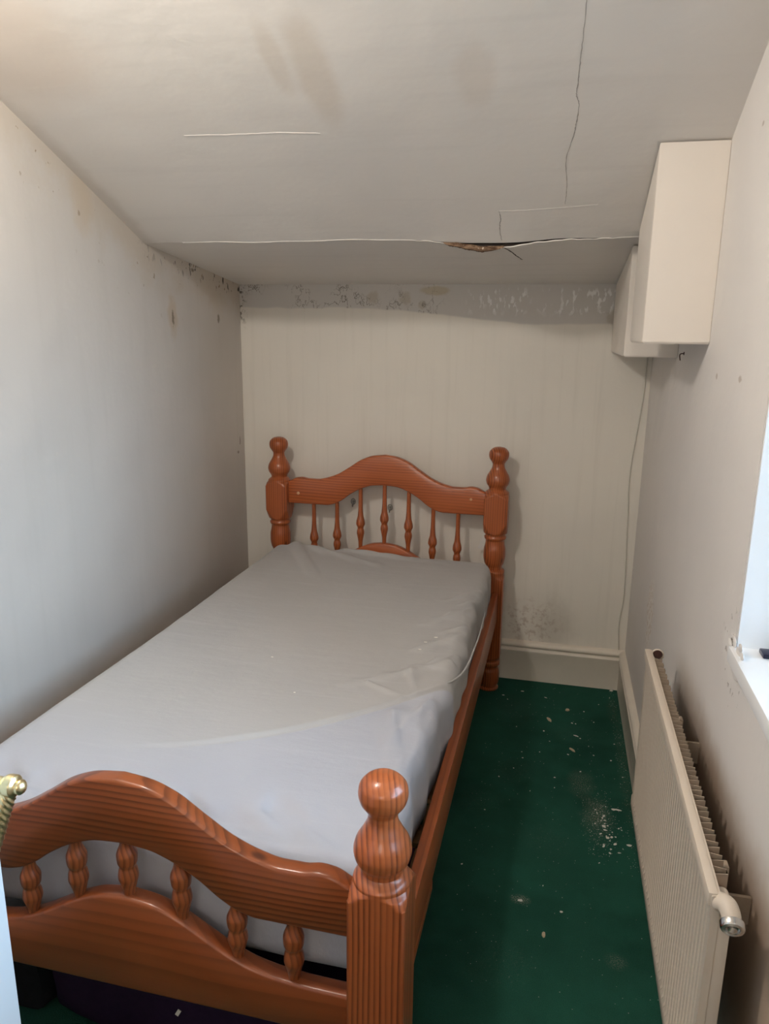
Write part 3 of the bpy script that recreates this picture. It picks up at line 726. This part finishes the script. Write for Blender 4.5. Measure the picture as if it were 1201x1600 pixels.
# ------------------------------------------------------------------ radiator on the right wall
RY0, RY1, RZ0, RZ1, RX = -2.148, -1.255, .262, .722, -.088
rad = empty('radiator', (-.05, (RY0 + RY1) / 2, 0), 0, 'long cream ribbed panel radiator with convector fins fixed under the window', 'radiator')
ro = Vector(rad.location)
def rpart(name, bm, mat, sharp=40, smooth=True):
    bmesh.ops.translate(bm, verts=bm.verts, vec=-ro); return obj(name, bm, mat, rad, sharp=sharp, smooth=smooth)
bm = bmesh.new(); pitch = .0200; n = 900; rings = []
zr = [RZ0, RZ0 + .004, RZ0 + .030, RZ0 + .038, RZ1 - .040, RZ1 - .032, RZ1 - .006, RZ1 - .001, RZ1]
for i in range(n + 1):
    y = RY0 + (RY1 - RY0) * i / n
    e = min(1, max(0, min((y - RY0 - .018), (RY1 - .018 - y)) / .006))
    rib = .0050 * max(0., math.cos(2 * PI * (y - RY0) / pitch)) ** 2 * e
    xs_ = [RX + .004, RX, RX, RX + .0025 + rib, RX + .0025 + rib, RX, RX, RX + .001, RX + .004]
    xs_ = [q if k in (3, 4) else q for k, q in enumerate(xs_)]
    ring = [(x, y, z) for x, z in zip(xs_, zr)] + [(RX + .014, y, RZ1), (RX + .014, y, RZ0)]
    rings.append(ring)
loft(bm, rings); rpart('front_panel', bm, M['radiator'], 50)
# top and bottom header rims
bm = nbox((RX - .004, RY0 + .002, RZ1 - .020), (RX + .010, RY1 - .002, RZ1 + .003), .003); rpart('top_rim', bm, M['radiator'])
# corrugated convector sheet
bm = bmesh.new(); pf_ = []; P_ = .0315; y = RY0 + .045
while y < RY1 - .06:
    pf_ += [(RX + .0115, y), (RX + .0115, y + P_ * .40), (-.053, y + P_ * .52), (-.053, y + P_ * .88)]; y += P_
lo_, hi_ = RZ0 + .02, RZ1 - .006
inner = [(x + .0012, yy) for x, yy in pf_]
rings = []
for (x, yy) in pf_: rings.append([(x, yy - .0007, lo_), (x, yy - .0007, hi_), (x, yy + .0007, hi_), (x, yy + .0007, lo_)])
loft(bm, rings); rpart('convector_fins', bm, M['fins'], 25, smooth=False)
bm = nbox((RX + .014, RY0 + .001, RZ0 + .004), (-.056, RY0 + .012, RZ1 - .012), .002); rpart('end_panel', bm, M['radiator'])
bm = nbox((RX + .014, RY1 - .012, RZ0 + .004), (-.056, RY1 - .001, RZ1 - .012), .002); rpart('end_panel', bm, M['radiator'])
# water headers with end bosses
for z in (RZ0 + .028, RZ1 - .026):
    bm = bmesh.new(); tube(bm, [(-.064, RY0 + .012, z), (-.064, RY0 + .044, z)], .010, 16); rpart('header_boss', bm, M['radiator'])
    bm = bmesh.new(); tube(bm, [(-.064, RY1 - .044, z), (-.064, RY1 - .012, z)], .010, 16); rpart('header_boss', bm, M['radiator'])
# rusty blanking plug at the far top corner
bm = bmesh.new(); disc(bm, (-.060, RY1 + .001, RZ1 - .010), (0, -1, .35), .0120, .014, 20); plug = rpart('blanking_plug', bm, M['rust'])
bm = bmesh.new(); tube(bm, [Vector((-.060 + .0135 * math.cos(a), RY1 - .005, RZ1 - .010 + .0135 * math.sin(a))) for a in [2 * PI * i / 24 for i in range(25)]], .0028, 8); rpart('plug_collar', bm, M['radiator']).parent = plug
# valve elbow and chrome cap at the near top corner
bm = bmesh.new(); tube(bm, catmull([(-.077, RY0 + .014, RZ1 - .020), (-.073, RY0 + .004, RZ1 - .011), (-.067, RY0 - .006, RZ1 - .008), (-.0635, RY0 - .016, RZ1 - .014), (-.0625, RY0 - .023, RZ1 - .022)], 8), lambda k: .0128 + .0012 * math.sin(PI * k), 20)
valve = rpart('valve_elbow', bm, M['radiator'])
d = Vector((-.10, -.86, .02)).normalized(); c0 = Vector((-.0625, RY0 - .022, RZ1 - .021)); d = Vector((-.05, -.80, -.28)).normalized()
bm = bmesh.new(); u_ = d.orthogonal().normalized(); v_ = d.cross(u_)
prof = [(.0130, -.002), (.0168, .001), (.0168, .009), (.0155, .0115), (.0105, .0120), (.0092, .007), (.0072, .007), (.0062, .012), (.0030, .0125), (.0005, .0125)]
loft(bm, [[c0 + d * h + (u_ * math.cos(2*PI*j/24) + v_ * math.sin(2*PI*j/24)) * r for j in range(24)] for r, h in prof])
rpart('valve_cap', bm, M['chrome'], 35).parent = valve
for y in (-1.56, -2.035):
    bm = bmesh.new(); box(bm, (-.050, y - .010, RZ1 - .080), (-.040, y + .010, RZ1 - .026), .002); box(bm, (-.049, y - .003, RZ1 - .13), (0., y + .003, RZ1 - .0805)); rpart('wall_bracket', bm, M['fins'])
    bm = bmesh.new(); box(bm, (-.050, y - .016, RZ0 + .03), (.0, y + .016, RZ0 + .06), .002); rpart('wall_bracket', bm, M['fins'])

# ------------------------------------------------------------------ open door at the left foreground
DXF = -.985
door = struct('door_1', nbox((DXF - .040, YF + .02, .008), (DXF, -2.492, 2.0), .002), M['door'])
lev = catmull([(DXF + .070, -2.540, 1.022), (DXF + .066, -2.543, 1.008), (DXF + .060, -2.548, .988), (DXF + .053, -2.554, .962), (DXF + .048, -2.566, .938), (DXF + .045, -2.590, .922), (DXF + .045, -2.630, .918), (DXF + .048, -2.66, .920)], 12)
bm = bmesh.new(); tube(bm, lev, lambda k: .0085 + .002 * math.sin(PI * min(1, k * 1.1)) - .001 * k, 32, 150, 6, .09); hd = obj('door_handle', bm, M['brass'], door, sharp=70); hd['label'] = 'brass rope-twist lever handle'
bm = bmesh.new(); tube(bm, [(DXF + .004, -2.540, 1.022), (DXF + .064, -2.540, 1.024)], .0085, 16); obj('handle_neck', bm, M['brass'], hd)
bm = bmesh.new(); lathe(bm, [(-.013, .003), (-.011, .009), (-.004, .0125), (.003, .0125), (.006, .008), (.010, .0085), (.014, .006), (.016, .001)], 20, 40)
o = obj('handle_knob', bm, M['brass'], hd); o.rotation_euler = (0, PI / 2, 0); o.location = (DXF + .074, -2.540, 1.024)
bm = bmesh.new(); box(bm, (DXF, -2.560, .93), (DXF + .005, -2.520, 1.09), .002); obj('handle_plate', bm, M['brass'], hd)

# ------------------------------------------------------------------ things under the bed and on the sill
def soft_box(name, a, b, mat, label, cat, seed, lump=.012, parent=None):
    bm = bmesh.new(); rr_ = random.Random(seed); c = Vector([(a[i] + b[i]) / 2 for i in range(3)]); h = Vector([(b[i] - a[i]) / 2 for i in range(3)])
    bmesh.ops.create_cube(bm, size=2); bmesh.ops.subdivide_edges(bm, edges=list(bm.edges), cuts=10, use_grid_fill=True)
    for v in bm.verts:
        p = Vector([v.co[i] * h[i] for i in range(3)]); r_ = min(h) * .35
        q = Vector([max(-h[i] + r_, min(h[i] - r_, p[i])) for i in range(3)]); d_ = p - q
        if d_.length > 1e-9: p = q + d_.normalized() * r_
        p += Vector((math.sin(p.y * 31 + seed), math.sin(p.x * 27 + p.z * 20), math.sin(p.x * 19 + p.y * 23 + seed))) * lump * (.5 if p.z > -h.z + .01 else 0)
        v.co = p + Vector((0, 0, h.z))
        v.co.z = max(0, v.co.z)
    o = obj(name, bm, mat, parent, loc=(c.x, c.y, a[2]))
    if label: tag(o, label, cat)
    return o
bag = soft_box('storage_bag', (-1.372, -2.0, .0), (-.66, -1.25, .23), M['purple'], 'dark purple fabric storage bag pushed under the foot of the bed', 'bag', 3)
bm = bmesh.new(); box(bm, (-.004, -.001, -.008), (.004, .001, .008)); o = obj('bag_label', bm, M['paper'], bag, smooth=False); o.location = (-.035, -.382, .112); o.rotation_euler = (0, .5, 0); o['label'] = 'small white label'
soft_box('black_bag', (-1.60, -2.0, .0), (-1.392, -1.45, .17), M['black'], 'small black bag under the bed at the left of the purple storage bag', 'bag', 8)
cl_ = soft_box('grey_cloth', (-1.55, -1.95, .180), (-1.42, -1.75, .215), M['greycloth'], 'crumpled grey cloth lying on top of the black bag under the bed', 'cloth', 5, .02)
tag(obj('navy_case', nbox((.036, -1.795, WZ0 + .0012), (.13, -1.764, WZ0 + .010), .003), M['navy']), 'dark navy flat case lying on the white windowsill against the reveal', 'case')

# ------------------------------------------------------------------ plaster chips
def chip(x, y, s, z0, label, group, mat, rot=None, asp=None, name='plaster_chip', thick=None):
    bm = bmesh.new(); n = R.randint(5, 8); asp = asp or R.uniform(.45, .9); h = thick or max(.0012, s * .16)
    pts = []
    for k in range(n):
        a = 2 * PI * k / n + R.uniform(-.25, .25); r_ = s * R.uniform(.7, 1.1); pts.append((r_ * math.cos(a), r_ * math.sin(a) * asp))
    loft(bm, [[(px, py, 0) for px, py in pts], [(px * .98, py * .98, h * R.uniform(.6, 1.)) for px, py in pts], [(px * .75, py * .75, h * 1.2) for px, py in pts]])
    o = obj(name, bm, mat, loc=(x, y, z0), smooth=False); o.rotation_euler = (0, 0, R.uniform(0, 6.3) if rot is None else rot)
    tag(o, label, 'chip', group); return o
G = 'plaster chips scattered on the green carpet'
chip(-.304, -.355, .020, 0, 'largest long beige chip on the carpet near the head of the bed', G, M['chipbrown'], 2.0, .36, thick=.004)
chip(-.218, -.562, .018, 0, 'beige L-shaped chip on the carpet midway between bed head and dusty patch', G, M['chipbrown'], 2.3, .34, thick=.004)
chip(-.300, -1.486, .0125, 0, 'beige oblong chip alone on the carpet nearest the camera', G, M['chipbrown'], 1.75, .45, thick=.003)
chip(-.233, -.256, .010, 0, 'small brown crumb on the carpet beyond the largest beige chip', G, M['chipbrown'], 0, .8, thick=.005)
chip(-.501, -.186, .007, 0, 'white chip beside the right head post foot', G, M['chip'], 0, .6)
chip(-.422, -.130, .008, 0, 'white chip on the carpet close to the back skirting board', G, M['chip'], 0, .5)
chip(-.045, -.030, .010, 0, 'pale chip in the far right corner of the carpet against the skirting', G, M['chip'], 0, .7)
chip(-.201, -.455, .012, 0, 'thin white sliver on the carpet above the L-shaped chip', G, M['chip'], -.4, .22)
chip(-.323, -.165, .008, 0, 'thin white sliver lying beyond the largest beige chip', G, M['chip'], -.5, .25)
chip(-.053, -1.069, .009, 0, 'white chip on the carpet right beside the radiator', G, M['chip'], .1, .55)
chip(-.075, -.897, .012, 0, 'pale oblong chip on the carpet to the right of the dusty patch', G, M['chip'], -.15, .38)
chip(-.365, -1.378, .008, 0, 'grey-white crumb in the small dust smudge on the open carpet', G, M['chip'], 0, .6)
LS = 'small white plaster chip scattered on the green carpet'
LD = 'small pale plaster chip in the dusty patch beside the radiator'
for x, y in ((-.186, -.47), (-.335, -.605), (-.324, -.447), (-.423, -.735), (-.201, -.36), (-.279, -.821), (-.232, -.597), (-.306, -1.306), (-.255, -1.394), (-.54, -1.273), (-.279, -.759), (-.166, -.25), (-.104, -.173), (-.056, -.102), (-.215, -.358), (-.156, -.52), (-.40, -.62), (-.395, -.66), (-.48, -.22), (-.43, -.44), (-.19, -.70), (-.13, -.33), (-.06, -.48), (-.08, -.60), (-.046, -.70), (-.14, -.58), (-.36, -.86), (-.47, -.80), (-.50, -1.0), (-.30, -.52)):
    chip(x, y, R.uniform(.0026, .0048), 0, LS, 'small white chips on the carpet', M['chip'])
for x, y in ((-.089, -.897), (-.104, -1.042), (-.125, -.993), (-.122, -1.012), (-.116, -1.048), (-.095, -1.073), (-.086, -1.112), (-.13, -1.091), (-.136, -1.034), (-.122, -.94)):
    chip(x, y, R.uniform(.005, .008), 0, LD, 'pale chips in the dusty patch', M['chip'])
for k in range(26):
    chip(R.gauss(-.118, .026), R.gauss(-1.0, .065), R.uniform(.0025, .0045), 0, LD, 'pale chips in the dusty patch', M['chip'])
# fine crumbs too small to count
bm = bmesh.new()
for k in range(900):
    if k < 420: x, y = R.gauss(-.135, .026), R.gauss(-.975, .075)
    elif k < 600: x, y = R.uniform(-.06, -.022), R.uniform(-1.2, -.03)
    else: x, y = R.uniform(-.55, -.03), R.uniform(-1.7, -.06)
    if x > -.022: continue
    s_ = R.uniform(.0005, .0014)
    a = R.uniform(0, 6.3); V = [bm.verts.new((x + s_ * math.cos(a + q), y + s_ * math.sin(a + q), .0002)) for q in (0, 2.1, 4.2)]; tp = bm.verts.new((x, y, s_ * .9))
    bm.faces.new(V)
    for q in range(3): bm.faces.new((V[q], V[(q + 1) % 3], tp))
o = obj('plaster_crumbs', bm, M['chip'], smooth=False, kind='stuff'); tag(o, 'fine white plaster crumbs and dust strewn over the green carpet', 'crumbs')
# flakes lying on the sheet
def sheet_z(x, y):
    dg = bpy.context.evaluated_depsgraph_get(); dg.update()
    inv = mat_root.matrix_world.inverted(); ok, l, nn, i = mat_root.ray_cast(inv @ Vector((x, y, 1.)), Vector((0, 0, -1)))
    return (mat_root.matrix_world @ l).z if ok else MZ1
bpy.context.view_layer.update()
for x, y, s_, lb in ((-.673, -1.029, .0065, 'white flake on the grey sheet, rightmost of the three in a row'), (-.695, -1.085, .006, 'white flake on the grey sheet, middle of the three in a row'), (-.705, -1.136, .0055, 'white flake on the grey sheet, leftmost of the three in a row'),
                 (-1.115, -1.275, .0035, 'tiny white flake on the middle of the grey sheet'), (-.975, -1.472, .0035, 'tiny white flake on the grey sheet just above the long fold')):
    chip(x, y, s_, sheet_z(x, y), lb, 'white flakes on the sheet', M['chip'], .1, .55, 'plaster_flake')
